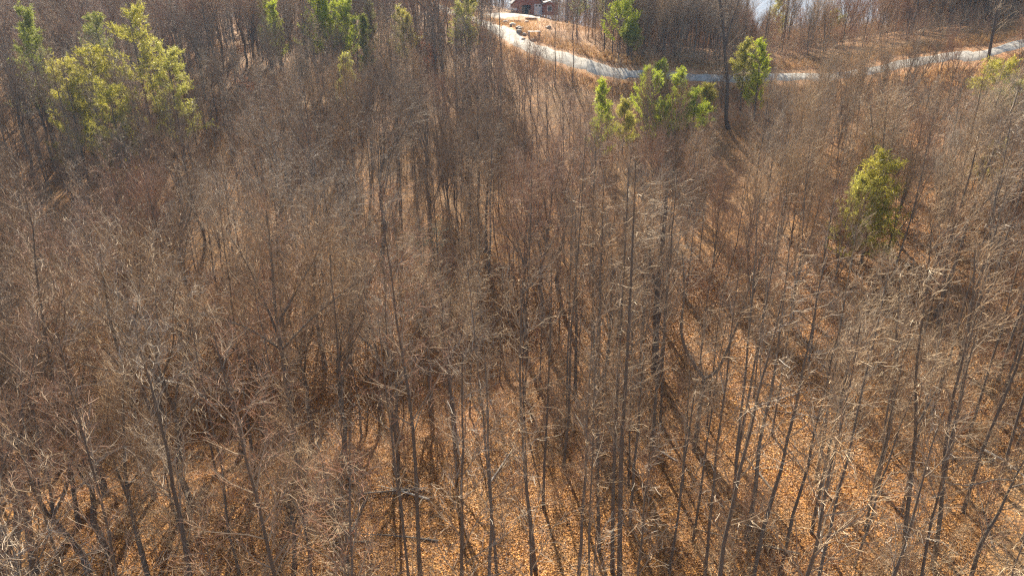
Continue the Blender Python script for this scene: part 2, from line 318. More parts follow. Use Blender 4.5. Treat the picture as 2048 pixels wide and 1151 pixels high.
WOOD = noisy('weathered_wood', (.16, .10, .06), (.32, .21, .13), 5); METAL = noisy('grey_metal', (.2, .2, .21), (.3, .3, .31), 3, .4); ROCKM = noisy('pale_rock', (.22, .19, .16), (.42, .37, .31), 3)
GLASS, N_, b_ = mat('dark_glass', .08, .8); b_.inputs['Base Color'].default_value = (.02, .03, .04, 1)
hz = gz(HX, HY)-.05
house = empty('log_house', (HX, HY, hz), R(4)); tag(house, 'red-brown log house with dark gabled roof and white door above the gravel drive', 'house')
def prism(x0, x1, y0, y1, z0, zr, th, ov, m):   # gable roof as two thick slabs, ridge along y
    out = []; xm = (x0+x1)/2
    for s, xe in ((-1, x0-ov), (1, x1+ov)):
        dz = (zr-z0)/(xm-x0); ze = z0-ov*dz
        V = np.array([[xe, y0-ov, ze], [xe, y1+ov, ze], [xm, y1+ov, zr], [xm, y0-ov, zr]]); V = np.r_[V, V+[0, 0, th]]
        out.append((V, np.array([[0, 1, 2, 3], [4, 7, 6, 5], [0, 3, 7, 4], [1, 5, 6, 2], [0, 4, 5, 1], [2, 6, 7, 3]]), m))
    return out
W0 = -5.0; W1 = 2.3      # main gable
wall = [bx(W0, -2.9, 0, .25, 0, 3.0, LOG), bx(-.6, .3, 0, .25, 0, 3.0, LOG), bx(-2.9, -.6, 0, .25, 2.35, 3.0, LOG), bx(W0, W0+.25, .25, 10, 0, 3.0, LOG), bx(W1-.25, W1, .25, 10, 0, 3, LOG), bx(W0, W1, 10, 10.25, 0, 3, LOG),
        bx(.3, 2.3, 0, .25, 2.6, 3, LOG)]
xm = (W0+W1)/2; gv = np.array([[W0, 0, 3.0], [W1, 0, 3.0], [xm, 0, 6.5], [xm, 0, 6.5], [W0, .25, 3.0], [W1, .25, 3.0], [xm, .25, 6.5], [xm, .25, 6.5]])
wall.append((gv, np.array([[0, 1, 2, 3], [4, 7, 6, 5], [0, 4, 5, 1], [1, 5, 6, 2], [0, 3, 7, 4]]), LOG))
wl = link('wall', build('house_wall', wall), house)
link('roof', build('house_roof', prism(W0, W1, 0, 10.2, 3.02, 6.55, .18, .5, ROOF)), house)
wing = link('wing', build('house_wing', [bx(2.32, 6.2, -1.2, 8, 0, 2.6, LOG)]), house)
rv = np.array([[2.0, -1.8, 2.5], [6.7, -1.8, 4.0], [6.7, 8.4, 4.0], [2.0, 8.4, 2.5]]); rv = np.r_[rv, rv+[0, 0, .18]]
link('wing_roof', build('wing_roof', [(rv, np.array([[0, 3, 2, 1], [4, 5, 6, 7], [0, 1, 5, 4], [1, 2, 6, 5], [2, 3, 7, 6], [3, 0, 4, 7]]), ROOF), bx(2.4, 6.1, -1.15, 7.9, 2.6, 3.0, LOG)]), house)
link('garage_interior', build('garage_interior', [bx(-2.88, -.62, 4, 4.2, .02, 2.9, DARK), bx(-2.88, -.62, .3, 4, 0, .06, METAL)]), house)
gd = link('garage_door', build('garage_door', [bx(.32, 2.28, .03, .15, .02, 2.58, WHITE)]+[bx(.34, 2.26, .005, .03, .6*k+.1, .6*k+.58, WHITE) for k in range(3)]), house)
for xx in (.6, 1.45): link('window', build('door_window', [bx(xx, xx+.5, -.02, .004, 2.0, 2.4, GLASS)]), gd)
wn_ = link('window', build('house_window', [bx(3.6, 4.6, -1.26, -1.21, 1.0, 2.1, GLASS)]), house)
link('frame', build('window_frame', [bx(3.48, 3.6, -1.28, -1.2, .9, 2.2, WHITE), bx(4.6, 4.72, -1.28, -1.2, .9, 2.2, WHITE), bx(3.6, 4.6, -1.28, -1.2, .88, 1.0, WHITE), bx(3.6, 4.6, -1.28, -1.2, 2.1, 2.2, WHITE)]), wn_)
def leg4(w_, d, h, m, t=.05): return [bx(sx*w_-t, sx*w_+t, sy*d-t, sy*d+t, 0, h, m) for sx in (-1, 1) for sy in (-1, 1)]
p = hit(1068, 74); t = empty('outdoor_table', (p[0], p[1], p[2]), R(12)); tag(t, 'small white-topped table standing on the bare slope below the house', 'table')
link('tabletop', build('tabletop', [bx(-1.0, 1.0, -.45, .45, .78, .86, WHITE)]), t)
for q in leg4(.85, .32, .78, METAL): link('leg', build('leg', [q]), t)
p = hit(1025, 24.5); t = empty('cargo_trailer', (p[0], p[1], p[2]), R(-8)); tag(t, 'small white open trailer parked at the left corner of the house', 'trailer')
link('bed', build('bed', [bx(-1.1, 1.1, -.6, .6, .45, .55, WHITE), bx(-1.1, -1.04, -.6, .6, .55, .95, WHITE), bx(1.04, 1.1, -.6, .6, .55, .95, WHITE), bx(-1.03, 1.03, -.6, -.54, .55, .95, WHITE), bx(-1.03, 1.03, .54, .6, .55, .95, WHITE)]), t)
for sy in (-.72, .72):
    a = np.linspace(0, 2*math.pi, 15)[None, :]; P = np.stack([.3*np.cos(a), a*0+sy, .3+.3*np.sin(a)-.0], 2); link('wheel', build('wheel', [(*tube_arrays(P, np.full((1, 15), .09), 6), DARK)]), t)
link('tow_bar', build('tow_bar', [bx(1.1, 2.1, -.04, .04, .46, .54, METAL)]), t)
for (px, py, wd, lab) in ((1026, 45.5, 1.5, 'low timber retaining frame beside the bend of the driveway'), (1062, 40, 1.1, 'low dark timber stack in front of the garage')):
    p = hit(px, py); t = empty('timber_frame', (p[0], p[1], p[2]), R(10)); tag(t, lab, 'timber frame')
    for q in (bx(-wd, wd, -.9, -.72, -.3, .42, WOOD), bx(-wd, wd, .72, .9, -.2, .42, WOOD)): link('beam', build('beam', [q]), t)
    for q in (bx(-wd, -wd+.16, -.71, .71, -.2, .40, WOOD), bx(wd-.16, wd, -.71, .71, -.2, .40, WOOD)): link('end_beam', build('end_beam', [q]), t)
import bmesh
def rock(name, r, seed):
    bm = bmesh.new(); bmesh.ops.create_icosphere(bm, subdivisions=3, radius=r); rs = np.random.RandomState(seed); k = rs.normal(size=(6, 3))*2/r; ph = rs.uniform(0, 6, 6)
    for v in bm.verts:
        s = 1+.13*sum(math.sin(float(np.dot(k[j], v.co))+ph[j]) for j in range(6))/2; v.co = Vector((v.co.x*s*1.25, v.co.y*s, v.co.z*s*.7))
    me = bpy.data.meshes.new(name); bm.to_mesh(me); bm.free(); me.materials.append(ROCKM); return me
rks = [rock('rock', .55, k) for k in range(3)]
for j, (px, py, s) in enumerate([(1012, 49, 1.2), (1015, 50.5, .9), (1026, 53, 1.1), (1037, 58, .8), (1042, 59, .8), (1038, 65, .9), (1049, 71, .6), (1047, 80, .6), (1054, 46, .8), (1097, 58, .9)]):
    p = hit(px, py); o = link('rock', rks[j % 3], None, (p[0], p[1], p[2]+.15*s)); o.scale = (s,)*3; o.rotation_euler = (0, 0, j); tag(o, 'pale rock lying on the bare yard slope beside the driveway', 'rock', 'pale rocks on the yard slope')
ML = random.Random(3)
# ------------------------------------------------------------------ single trees that can be told apart in the photograph
taken = []
def pixline(pts, Y0, dY=0):     # pixels -> points on a plane at depth Y0 (drifting by dY), so the stem keeps its true size
    n_ = len(pts); return np.array([at(px, py, Y0+dY*i/(n_-1)) for i, (px, py) in enumerate(pts)])
def resample(P, k):
    P = smooth_line(P, 6) if len(P) > 2 else P; s = np.r_[0, np.cumsum(np.linalg.norm(np.diff(P, axis=0), axis=1))]
    return np.stack([np.interp(np.linspace(0, s[-1], k), s, P[:, c]) for c in range(3)], 1)
def hero(label, pts, r0, kind='tall', seed=0, barkm=BARK, twigm=TWIG, limbs=(), dY=0, base=None, dense=1., r1=.18, name='bare_tree', Y0=None, cr=None):
    b0 = hit(*pts[0]) if Y0 is None else None
    Y0 = Y0 or b0[1]; P = pixline(pts, Y0, dY); o = P[0].copy(); o[2] = gz(o[0], o[1]); P = P-o; P[0, 2] = -.3
    taken.append((o[0], o[1])); k = 14; T = resample(P, k)[None]; Rr = (r0*np.linspace(1, r1, k))[None]; Rr[0, 0] *= 1.3
    rs = np.random.RandomState(seed+500); oo = {}; tr = [(*tube_arrays(T, Rr, 10), barkm)]; bs = [(T, Rr)]
    lm = []
    for (lp, lr) in limbs:
        q = resample(pixline(lp, Y0, 0)-o+np.array([0, (rs.rand()-.5)*.0, 0]), k); q[:, 1] += np.linspace(0, 1, k)**1.3*rs.uniform(-1.6, 1.6); qr = lr*np.linspace(1, .22, k); lm.append((q[None], qr[None]))
    cfg = {'tall': (24, .38, (2, 3.4), (28, 58), .16), 'spread': (30, .35, (2.6, 5.0), (35, 72), .07), 'sparse': (14, .3, (1, 2.4), (30, 70), .1), 'fan': (34, .22, (3, 5.6), (22, 50), .12), 'none': (10, .35, (.8, 1.8), (40, 80), .05)}[kind]
    if cr: cfg = (cfg[0], cfg[1], cr, cfg[3], cfg[4])
    L = [grow(T, Rr, int(cfg[0]*dense), cfg[1], .98, cfg[2], cfg[3], 6, cfg[4], .12, .026, rs=rs, lens=lambda t: 1.15-.6*np.clip((t-cfg[1])/(1-cfg[1]), 0, 1))]
    for q in lm: L.append(grow(*q, int(max(6, cfg[0]*dense*.5)), .25, .98, (cfg[2][0]*.6, cfg[2][1]*.7), cfg[3], 6, cfg[4], .15, .035, rs=rs))
    L1 = (np.concatenate([a[0] for a in L]), np.concatenate([a[1] for a in L]))
    m2, m3 = (8, 4) if kind in ('tall', 'spread', 'fan') else (5, 3)
    L2 = grow(*L1, m2, .12, .98, (.5, 1.5), (25, 60), 4, .1, .2, .013, .55, rs=rs); L3 = grow(*L2, m3, .1, .98, (.25, .7), (25, 60), 3, .1, .25, .009, .6, rs=rs)
    parts = {'trunk': tr, 'branches': [(*tube_arrays(*L1, 4), BRANCH)], 'twigs': [(*tube_arrays(*L2, 3), BRANCH), (*tube_arrays(*L3, 3), twigm)]}
    r = empty(name, tuple(o)); tag(r, label, 'tree')
    for kk, it in parts.items(): link(kk, build(kk, it), r)
    for q in lm: link('limb', build('limb', [(*tube_arrays(*q, 8), barkm)]), r)
    return r
hero('thick dark trunk forking high, casting a broad shadow across orange leaves', [(1310, 748), (1312, 660), (1314, 590), (1322, 520), (1330, 430), (1334, 360)], .26, 'spread', 1, BARKD, limbs=[([(1313, 585), (1303, 540), (1296, 480), (1290, 400)], .13)], dense=.6, r1=.35)
hero('crooked lyre-shaped tree with two curving limbs above the bright clearing', [(1388, 905), (1394, 860), (1400, 812), (1406, 775), (1408, 757)], .15, 'none', 2, limbs=[([(1408, 757), (1390, 730), (1370, 695), (1362, 655), (1367, 610), (1368, 560), (1364, 500)], .115), ([(1408, 757), (1432, 742), (1448, 705), (1462, 660), (1478, 600), (1490, 520)], .10), ([(1400, 812), (1425, 795), (1437, 765), (1448, 725)], .06), ([(1407, 760), (1402, 720), (1412, 640), (1422, 585), (1425, 540)], .05)], r1=.8)
hero('tall slim grey tree, rightmost of the straight central trio', [(1238, 1190), (1240, 1050), (1243, 900), (1254, 720), (1262, 560), (1268, 420), (1272, 320)], .125, 'tall', 3, Y0=24.6, cr=(1.0, 2.2), dense=.8)
hero('tall slim grey tree in the middle of the straight central trio', [(1222, 1190), (1226, 1000), (1234, 800), (1245, 600), (1252, 460), (1258, 330)], .10, 'tall', 4, Y0=25.6, cr=(1.0, 2.0), dense=.8)
hero('tall slim brownish tree, leftmost of the straight central trio', [(1194, 1180), (1196, 1000), (1196, 820), (1200, 640), (1204, 480), (1206, 390)], .09, 'tall', 5, Y0=27, cr=(1.0, 2.0), dense=.8)
hero('blue-grey leaning tree trunk right of the clearing, in the lower right', [(1492, 1085), (1510, 985), (1520, 880), (1545, 770), (1560, 660), (1572, 560), (1580, 480)], .12, 'tall', 6, cr=(1.2, 2.8), dense=.9)
hero('smooth grey tree rising near the bottom edge, second trunk from the right', [(1800, 1190), (1808, 1090), (1822, 960), (1832, 850), (1832, 740), (1850, 600), (1862, 480)], .11, 'tall', 7, Y0=25, cr=(1.2, 2.6), dense=.8, limbs=[([(1832, 850), (1870, 812), (1905, 780), (1935, 730)], .045)])
hero('grey tree bending right with one elbow near the bottom edge', [(1850, 1190), (1870, 1110), (1884, 1000), (1888, 920), (1905, 800), (1930, 700), (1945, 600), (1950, 500)], .11, 'tall', 8, Y0=24.6, cr=(1.2, 2.6), dense=.8)
hero('arching grey tree with a sweeping limb at the lower right edge', [(1940, 1160), (1965, 1080), (1995, 1030), (2015, 985), (2035, 945), (2070, 880)], .10, 'sparse', 9, limbs=[([(2025, 960), (1990, 955), (1930, 960), (1870, 945), (1835, 935)], .035), ([(2020, 975), (2060, 960), (2100, 965)], .04)])
hero('straight brown tree trunk at the lower right, left of the two grey ones', [(1752, 975), (1768, 900), (1784, 830), (1790, 720), (1798, 600), (1802, 520)], .13, 'tall', 10, cr=(1.2, 2.6), dense=.8)
hero('pair-stemmed olive-brown tree slanting across the lower right stand', [(1622, 1070), (1640, 980), (1662, 880), (1690, 760), (1712, 640), (1728, 540)], .09, 'tall', 11, cr=(1.0, 2.2), limbs=[([(1625, 1050), (1655, 940), (1680, 850), (1716, 730), (1745, 620)], .06)], dense=.8)
hero('brown tree rising from the bottom edge at centre, right of the leafy slope', [(1070, 1180), (1062, 1050), (1050, 950), (1044, 850), (1040, 760), (1042, 640), (1045, 560)], .10, 'tall', 12, Y0=25.6, cr=(1, 2.2), dense=.7)
hero('tall dark tree at the left of the central clearing with straight trunk', [(1150, 800), (1152, 700), (1153, 600), (1152, 500), (1150, 420)], .13, 'tall', 13, BARKD, dense=.7)
hero('wide fan-crowned bare tree with pale twigs left of centre', [(575, 800), (566, 720), (553, 640), (546, 560), (540, 480), (532, 420)], .17, 'fan', 14, limbs=[([(560, 680), (530, 620), (480, 540), (430, 480)], .07), ([(555, 650), (600, 570), (640, 500), (660, 440)], .07), ([(563, 700), (500, 650), (440, 620), (390, 600)], .06), ([(563, 700), (620, 640), (680, 590), (720, 560)], .06)], dense=1.2, Y0=32)
hero('many-limbed bare tree spreading low over the dark gully at left', [(262, 800), (245, 730), (222, 650), (210, 580), (200, 500)], .15, 'fan', 15, limbs=[([(248, 740), (200, 690), (150, 640), (110, 600)], .07), ([(240, 710), (265, 640), (268, 570), (262, 500)], .07), ([(250, 745), (180, 730), (120, 700)], .05)], Y0=31)
hero('grey forked tree with a long dark trunk at the bottom left', [(295, 1150), (272, 1060), (256, 985), (250, 930), (248, 860), (246, 780)], .13, 'fan', 16, limbs=[([(258, 1000), (225, 930), (205, 860), (200, 800)], .06), ([(255, 975), (285, 930), (300, 880)], .05)], cr=(1.6, 3.4), Y0=24.6)
hero('brown forked tree on the bright leaf slope at bottom left of centre', [(590, 1150), (588, 1060), (580, 1000), (592, 930), (590, 840)], .12, 'spread', 17, limbs=[([(585, 1030), (560, 960), (552, 900)], .06), ([(588, 1050), (612, 980), (618, 920)], .06)], cr=(1.6, 3), Y0=25.6, dense=.8)
hero('gnarled black leaning trunk on the bottom left leaf slope', [(372, 1190), (378, 1110), (362, 1060), (345, 1010), (330, 940)], .12, 'spread', 18, BARKD, Y0=24.6, cr=(1.4, 3), dense=.7)
hero('dark bare tree standing alone just below the road, crown leaving the top', [(1453, 300), (1452, 235), (1455, 170), (1450, 110), (1446, 50), (1436, -20), (1430, -70)], .25, 'sparse', 19, BARKD, limbs=[([(1450, 100), (1462, 50), (1480, 0), (1492, -50)], .12), ([(1453, 152), (1440, 142), (1428, 135)], .07), ([(1455, 155), (1475, 148), (1492, 140)], .06), ([(1447, 60), (1436, 40), (1438, 0)], .06)], Y0=88, cr=(1.5, 3.2), r1=.4)
hero('black forked tree standing between the upper left pines and the drive', [(867, 95), (866, 60), (865, 35), (872, 5), (878, -30)], .36, 'sparse', 20, BARKD, limbs=[([(865, 36), (852, 18), (838, 5), (825, -15)], .14), ([(866, 45), (862, 10), (860, -20)], .12)], Y0=120, cr=(1.6, 3.4), r1=.4)
hero('pair of dark trunks among poles in the upper left middle', [(566, 400), (572, 330), (570, 270), (566, 220)], .2, 'spread', 21, BARKD, dense=.8, limbs=[([(566, 398), (582, 360), (584, 300), (590, 240)], .12)])
hero('grey-trunked round-crowned tree left of the central poles', [(685, 430), (686, 360), (690, 300), (694, 240)], .2, 'spread', 22, dense=.9)
hero('dark straight trunk in the upper centre of the wood', [(955, 425), (958, 350), (955, 280), (956, 210)], .16, 'tall', 23, BARKD, dense=.7)
hero('twin dark trunks above a lit orange patch at the centre', [(972, 505), (972, 450), (974, 400), (978, 330)], .17, 'tall', 24, BARKD, dense=.7)
hero('leaning dark tree over the lit leaf gap in the left middle', [(400, 540), (410, 480), (392, 430), (378, 370), (362, 300)], .16, 'spread', 25, BARKD, dense=.7)
hero('multi-stemmed ascending tree above the yellow-green cedar at right', [(1790, 480), (1768, 390), (1766, 330), (1768, 270), (1775, 200)], .13, 'fan', 26, limbs=[([(1768, 390), (1750, 320), (1745, 260), (1738, 190)], .09), ([(1769, 380), (1785, 310), (1800, 240), (1815, 190)], .08)], cr=(1.2, 2.6))
hero('bare tree with steep grey limbs beside the right edge of the wood', [(1870, 700), (1885, 590), (1900, 480), (1925, 400), (1945, 330), (1960, 260)], .13, 'fan', 27, limbs=[([(1895, 500), (1940, 430), (1985, 370), (2030, 320)], .07), ([(1890, 560), (1870, 480), (1868, 400)], .06)], cr=(1.4, 3))
hero('tree with reddish clinging leaves by the road at the upper right', [(1965, 190), (1975, 130), (1985, 70), (1995, 10), (2000, -40)], .2, 'sparse', 28, BARKD, Y0=84, cr=(1.5, 3), r1=.4)
# bleached leaning stem over the gully and fallen logs
def logobj(name, label, cat, pts, r, m, sub=()):
    P = np.array(pts, float); o = P[0].copy(); P = resample(P-o, 12)[None]; ob = empty(name, tuple(o)); tag(ob, label, cat)
    link('stem', build('stem', [(*tube_arrays(P, (r*np.linspace(1, .35, 12))[None], 8), m)]), ob)
    L2 = grow(P, (r*np.linspace(1, .35, 12))[None], 7, .3, .98, (.5, 1.6), (35, 70), 5, .1, .2, r*.35, rs=np.random.RandomState(int(abs(o[0]*7)))); link('broken_branches', build('br', [(*tube_arrays(*L2, 4), m)]), ob)
logobj('dead_leaning_tree', 'bleached dead stem leaning across the dark gully at left', 'dead tree', [at(262, 718, 31), at(320, 758, 31.5), at(385, 775, 32), at(450, 838, 32)], .07, PALEB)
for (a, b, r, lab) in [((1960, 905), (2048, 965), .09, 'pale fallen log on leaves at the lower right edge'), ((1900, 800), (1935, 845), .06, 'short pale broken log among trunks at the right'), ((1990, 850), (2040, 870), .06, 'thin fallen branch lying above the pale log at right edge')]:
    A_, B_ = hit(*a), hit(*b); logobj('fallen_log', lab, 'log', [A_+[0, 0, .15], (A_+B_)/2+[0, 0, .3], B_+[0, 0, .2]], r, PALEB)
for k in range(22):
    px, py = ML.uniform(650, 2040), ML.uniform(760, 1140); A_ = hit(px, py); an = ML.uniform(0, 3.14); ln = ML.uniform(1.5, 5); B_ = A_+np.array([math.cos(an)*ln, math.sin(an)*ln, 0]); B_[2] = gz(B_[0], B_[1])
    M_ = (A_+B_)/2; M_[2] = max(M_[2], gz(M_[0], M_[1])); logobj('fallen_log', 'dead grey stem lying flat among the leaves of the near slope', 'log', [A_+[0, 0, .06], M_+[0, 0, .09], B_+[0, 0, .07]], ML.uniform(.03, .08), PALEB if k % 3 == 0 else BARK)
    bpy.context.scene.collection.objects[-1].parent['group'] = 'dead stems lying on the near slope'
# ------------------------------------------------------------------ pines and other green trees: (top px, top py, Y, height, kind, needles, width, label)
GREEN = [
 (258, 18, 74, 15, 'white', 'O', 3.6, 'large layered yellow-green pine, tallest at the upper left'),
 (40, 28, 78, 11, 'tall', 'N', 2.6, 'dense olive pine at the upper left edge'),
 (178, 98, 74, 10, 'white', 'O', 3.0, 'yellowish pine just left of the large layered pine'),
 (330, 95, 74, 9, 'white', 'Y', 3.0, 'spreading olive pine just right of the large layered pine'),
 (215, 170, 68, 8.5, 'white', 'O', 3.0, 'pale yellow-green pine below the large layered pine'),
 (120, 120, 70, 8, 'white', 'Y', 3.0, 'small dull pine between the olive pine and the layered pine'),
 (163, 186, 84, 3.2, 'young', 'N', .8, 'tiny dark green conifer below the upper left pines'),
 (190, 40, 88, 10, 'tall', 'N', 2.4, 'shaded dark pine behind the large layered pine'),
 (524, -4, 104, 10, 'young', 'B', 2.0, 'bright green pine pair member with pointed top, left one'),
 (545, 8, 101, 8.5, 'young', 'B', 1.9, 'bright green pine, right one of the pointed pair'),
 (632, -14, 104, 12.5, 'tall', 'B', 2.7, 'bright tall pine at the top edge left of the drive'),
 (655, -6, 108, 12, 'tall', 'B', 2.4, 'second bright pine at the top edge, overlapping the tallest'),
 (690, 4, 112, 11, 'tall', 'B', 2.2, 'thin bright pine between two fuller pines at the top'),
 (735, -10, 116, 10, 'young', 'N', 1.6, 'deep green narrow pine touching the top edge'),
 (727, 36, 96, 8, 'young', 'N', 1.1, 'slim dark green pine standing lower than its neighbours'),
 (806, 28, 98, 8.5, 'tall', 'Y', 2.0, 'olive pine below the far bend of the drive'),
 (935, -12, 116, 11, 'tall', 'Y', 2.6, 'olive pine covering the drive near the top edge'),
 (688, 120, 84, 8, 'tall', 'Y', 1.4, 'faint yellowish thin conifer in the upper left middle'),
 (1243, 14, 106, 0, 'tall', 'B', 2.9, 'tall full green pine behind the road bend'),
 (1266, 55, 109, 7, 'tall', 'N', 1.8, 'narrower pine leaning against the tall full one'),
 (1207, 170, 76, 9, 'young', 'B', 1.8, 'upright young pine left of the bright cluster'),
 (1303, 145, 88, 7.5, 'young', 'B', 3.0, 'brightest full young pine below the road'),
 (1325, 125, 97, 4, 'young', 'B', 1.2, 'small light pine right against the road edge'),
 (1290, 150, 93, 4.5, 'young', 'N', 1.2, 'small blue-green pine left of the brightest one'),
 (1362, 148, 84, 8, 'young', 'B', 2.4, 'spiky young pine right of the brightest full one'),
 (1390, 190, 80, 5.5, 'young', 'B', 2.8, 'low bushy young pine right of the spiky one'),
 (1330, 215, 78, 5, 'young', 'B', 2.6, 'low bright pine in front of the cluster'),
 (1250, 205, 80, 6, 'young', 'Y', 1.7, 'yellowish young pine between the upright and bright ones'),
 (1415, 175, 86, 4.5, 'young', 'Y', 1.6, 'small yellowish pine near the lone dark tree'),
 (1527, 88, 90, 9, 'young', 'B', 2.0, 'pointed green pine right of the lone dark tree'),
 (1496, 92, 97, 8, 'tall', 'Y', 1.9, 'dull pine just left of the pointed green pine'),
 (1765, 318, 48, 8.5, 'white', 'O', 2.4, 'yellow-green cedar among bare twigs in the right middle'),
 (1735, 365, 47, 7, 'white', 'Y', 2.1, 'thin yellow-green cedar left of the fuller one'),
 (1672, 30, 122, 9, 'tall', 'Y', 2.2, 'dull olive pine in the bare wood behind the road'),
 (1560, -5, 135, 10, 'tall', 'Y', 1.8, 'faint olive pine at the top edge right of centre'),
 (1160, -8, 165, 10, 'tall', 'N', 2.2, 'dark pine right of the house'),
 (1210, -4, 150, 9, 'tall', 'Y', 2.2, 'greyish green pine behind the tall full pine'),
 (2005, 130, 68, 5.5, 'white', 'O', 3.4, 'dull green spreading shrub-like pine at the right edge'),
 (2040, 170, 62, 4.5, 'white', 'N', 2.4, 'dark green low conifer at the right edge bank'),
 (1990, 300, 52, 3, 'white', 'Y', 1.5, 'low olive conifer on the orange bank at right'),
]
def seat(px, py, Y, H):
    if not H: t = at(px, py, Y); return Y, t, gz(t[0], Y)
    c = []
    for k in np.linspace(.92, 1.12, 33):
        t = at(px, py, Y*k); g = gz(t[0], Y*k)
        if road_dist(t[0], Y*k)[0] > 3.6: c.append((abs(t[2]-g-H)+abs(k-1)*3, Y*k, t, g))
    c.sort(key=lambda q: q[0]); return c[0][1:]
ND = {'N': NEEDLE, 'B': NEEDLEB, 'Y': NEEDLEY, 'O': NEEDLEO}
for j, (px, py, Yd, H, kind, nd, bw, lab) in enumerate(GREEN):
    Yd, top, g = seat(px, py, Yd, H); Hh = max(2.5, top[2]-g)
    ms = meshes(pine_parts(kind, 900+j, ND[nd], Hh, bw)); taken.append((top[0], Yd))
    plant('pine_tree', ms, (top[0], Yd, g-.05), 0, 1, lab, 'pine tree')
def leafy(label, px, py, Yd, H, m, seed, name, cat, n1=14, w_=1.4, per=5, sz=(.06, .12)):
    Yd, top, g = seat(px, py, Yd, H); H = max(1.5, top[2]-g); rs = np.random.RandomState(seed); P, Rr = trunk_line(H, .05, rs=rs)
    L1 = grow(P, Rr, n1, .15, .98, (w_*.6, w_), (30, 65), 5, .12, .15, .02, rs=rs); L2 = grow(*L1, 7, .2, 1, (.3, .8), (25, 60), 4, .1, .2, .008, rs=rs)
    ms = meshes({'trunk': [(*tube_arrays(P, Rr, 6), BARK)], 'branches': [(*tube_arrays(*L1, 4), BRANCH), (*tube_arrays(*L2, 3), TWIG)], 'foliage': [(*blades(L2[0][:, 1:].reshape(-1, 3), per, sz, sz, rs, 1, -.3), m)]})
    plant(name, ms, (top[0], Yd, g-.1), 0, 1, label, cat)
leafy('small tree holding rusty dead leaves left of the black forked tree', 833, 80, 104, 4.5, LEAFR, 31, 'rusty_leaved_tree', 'tree', w_=2)
leafy('low rusty-leaved sapling just below the black forked tree', 858, 100, 100, 3.5, LEAFR, 32, 'rusty_leaved_tree', 'tree', w_=1.6)
leafy('rusty-leaved sapling in the upper left wood beside an orange opening', 498, 165, 96, 4, LEAFR, 33, 'rusty_leaved_tree', 'tree')
leafy('red-brown leafy bush in the far upper left shade', 490, 15, 135, 5, LEAFR, 34, 'rusty_leaved_tree', 'tree', w_=2.2)
leafy('pale lichen-covered shrub glinting in the centre left of the wood', 868, 460, 56, 3.4, LICHEN, 35, 'lichen_shrub', 'shrub', per=3, w_=1.8, sz=(.04, .09))
leafy('small pale lichen shrub lower left of the larger one', 838, 480, 54, 2.6, LICHEN, 36, 'lichen_shrub', 'shrub', per=3, w_=1.2, sz=(.04, .09))
# ------------------------------------------------------------------ the bare wood: prototypes, positions
PH = {}; 
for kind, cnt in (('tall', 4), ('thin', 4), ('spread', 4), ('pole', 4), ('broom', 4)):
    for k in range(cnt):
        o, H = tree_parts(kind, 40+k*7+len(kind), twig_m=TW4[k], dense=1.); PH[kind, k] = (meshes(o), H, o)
CAP = np.array([(-400, 30), (0, 40), (250, 50), (450, 85), (500, 115), (760, 115), (800, 100), (900, 105), (950, 80), (1000, 95), (1100, 130), (1170, 215), (1300, 262), (1450, 245), (1500, 215), (1560, 178), (1700, 165), (1900, 145), (2048, 130), (2500, 120)])
def cell_ok(x, y, grid, d):
    c = (int(x//3), int(y//3))
    for i in range(c[0]-2, c[0]+3):
        for j in range(c[1]-2, c[1]+3):
            for (a, b_, dd) in grid.get((i, j), ()):
                if (a-x)**2+(b_-y)**2 < min(d, dd)**2: return False
    return True
grid = {}
for (a, b_) in taken: grid.setdefault((int(a//3), int(b_//3)), []).append((a, b_, 1.8))
trees = []; rr = random.Random(5)
def wav(x, y, a): return math.sin(x*.11*a+y*.05*a+a)+math.sin(y*.13*a-x*.04*a+2.1*a)+.6*math.sin(x*.27*a+1.3)*math.sin(y*.23*a+a)
def twig_tone(x, y):
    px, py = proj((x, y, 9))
    for (ex, ey, ra, rb, sp_) in ((330, 560, 110, 110, 3), (620, 640, 110, 90, 3), (960, 560, 90, 90, 3), (900, 400, 90, 70, 3), (420, 300, 90, 80, 3), (930, 700, 60, 70, 1), (80, 950, 140, 90, 1), (250, 420, 80, 60, 1), (560, 480, 130, 120, 2), (1560, 330, 200, 110, 0), (1120, 400, 90, 120, 1)):  # brown ellipses paint thicket shade through darker twigs; the others are plain twig colours
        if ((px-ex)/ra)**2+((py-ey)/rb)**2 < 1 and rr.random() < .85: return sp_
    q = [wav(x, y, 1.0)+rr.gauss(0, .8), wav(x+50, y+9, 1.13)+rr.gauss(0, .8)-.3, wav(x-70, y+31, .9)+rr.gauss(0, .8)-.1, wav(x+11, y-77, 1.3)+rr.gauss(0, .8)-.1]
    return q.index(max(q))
def spacing(px, py, Y):
    return spacing0(px, py, Y)*(1+.13*wav(px*.05, Y*1.1, 1.7))
def spacing0(px, py, Y):
    if Y < 34 and 280 < px < 1050: return 3.0 if px < 600 else 3.4
    if Y < 46:
        if px > 1100: return 2.9 if px < 1720 else 2.7
        if px > 700: return 3.4
        return 3.3 if Y < 40 and px < 300 else 4.4
    if Y < 75: return 2.8 if px < 1200 else 2.8
    return (1.75 if px > 1200 and Y > 98 else 2.4) if Y < 130 else 2.6
BANDS = [(13, 26, 2500), (26, 50, 6000), (50, 80, 9000), (80, 115, 14000), (115, 190, 15000), (190, 330, 9000)]
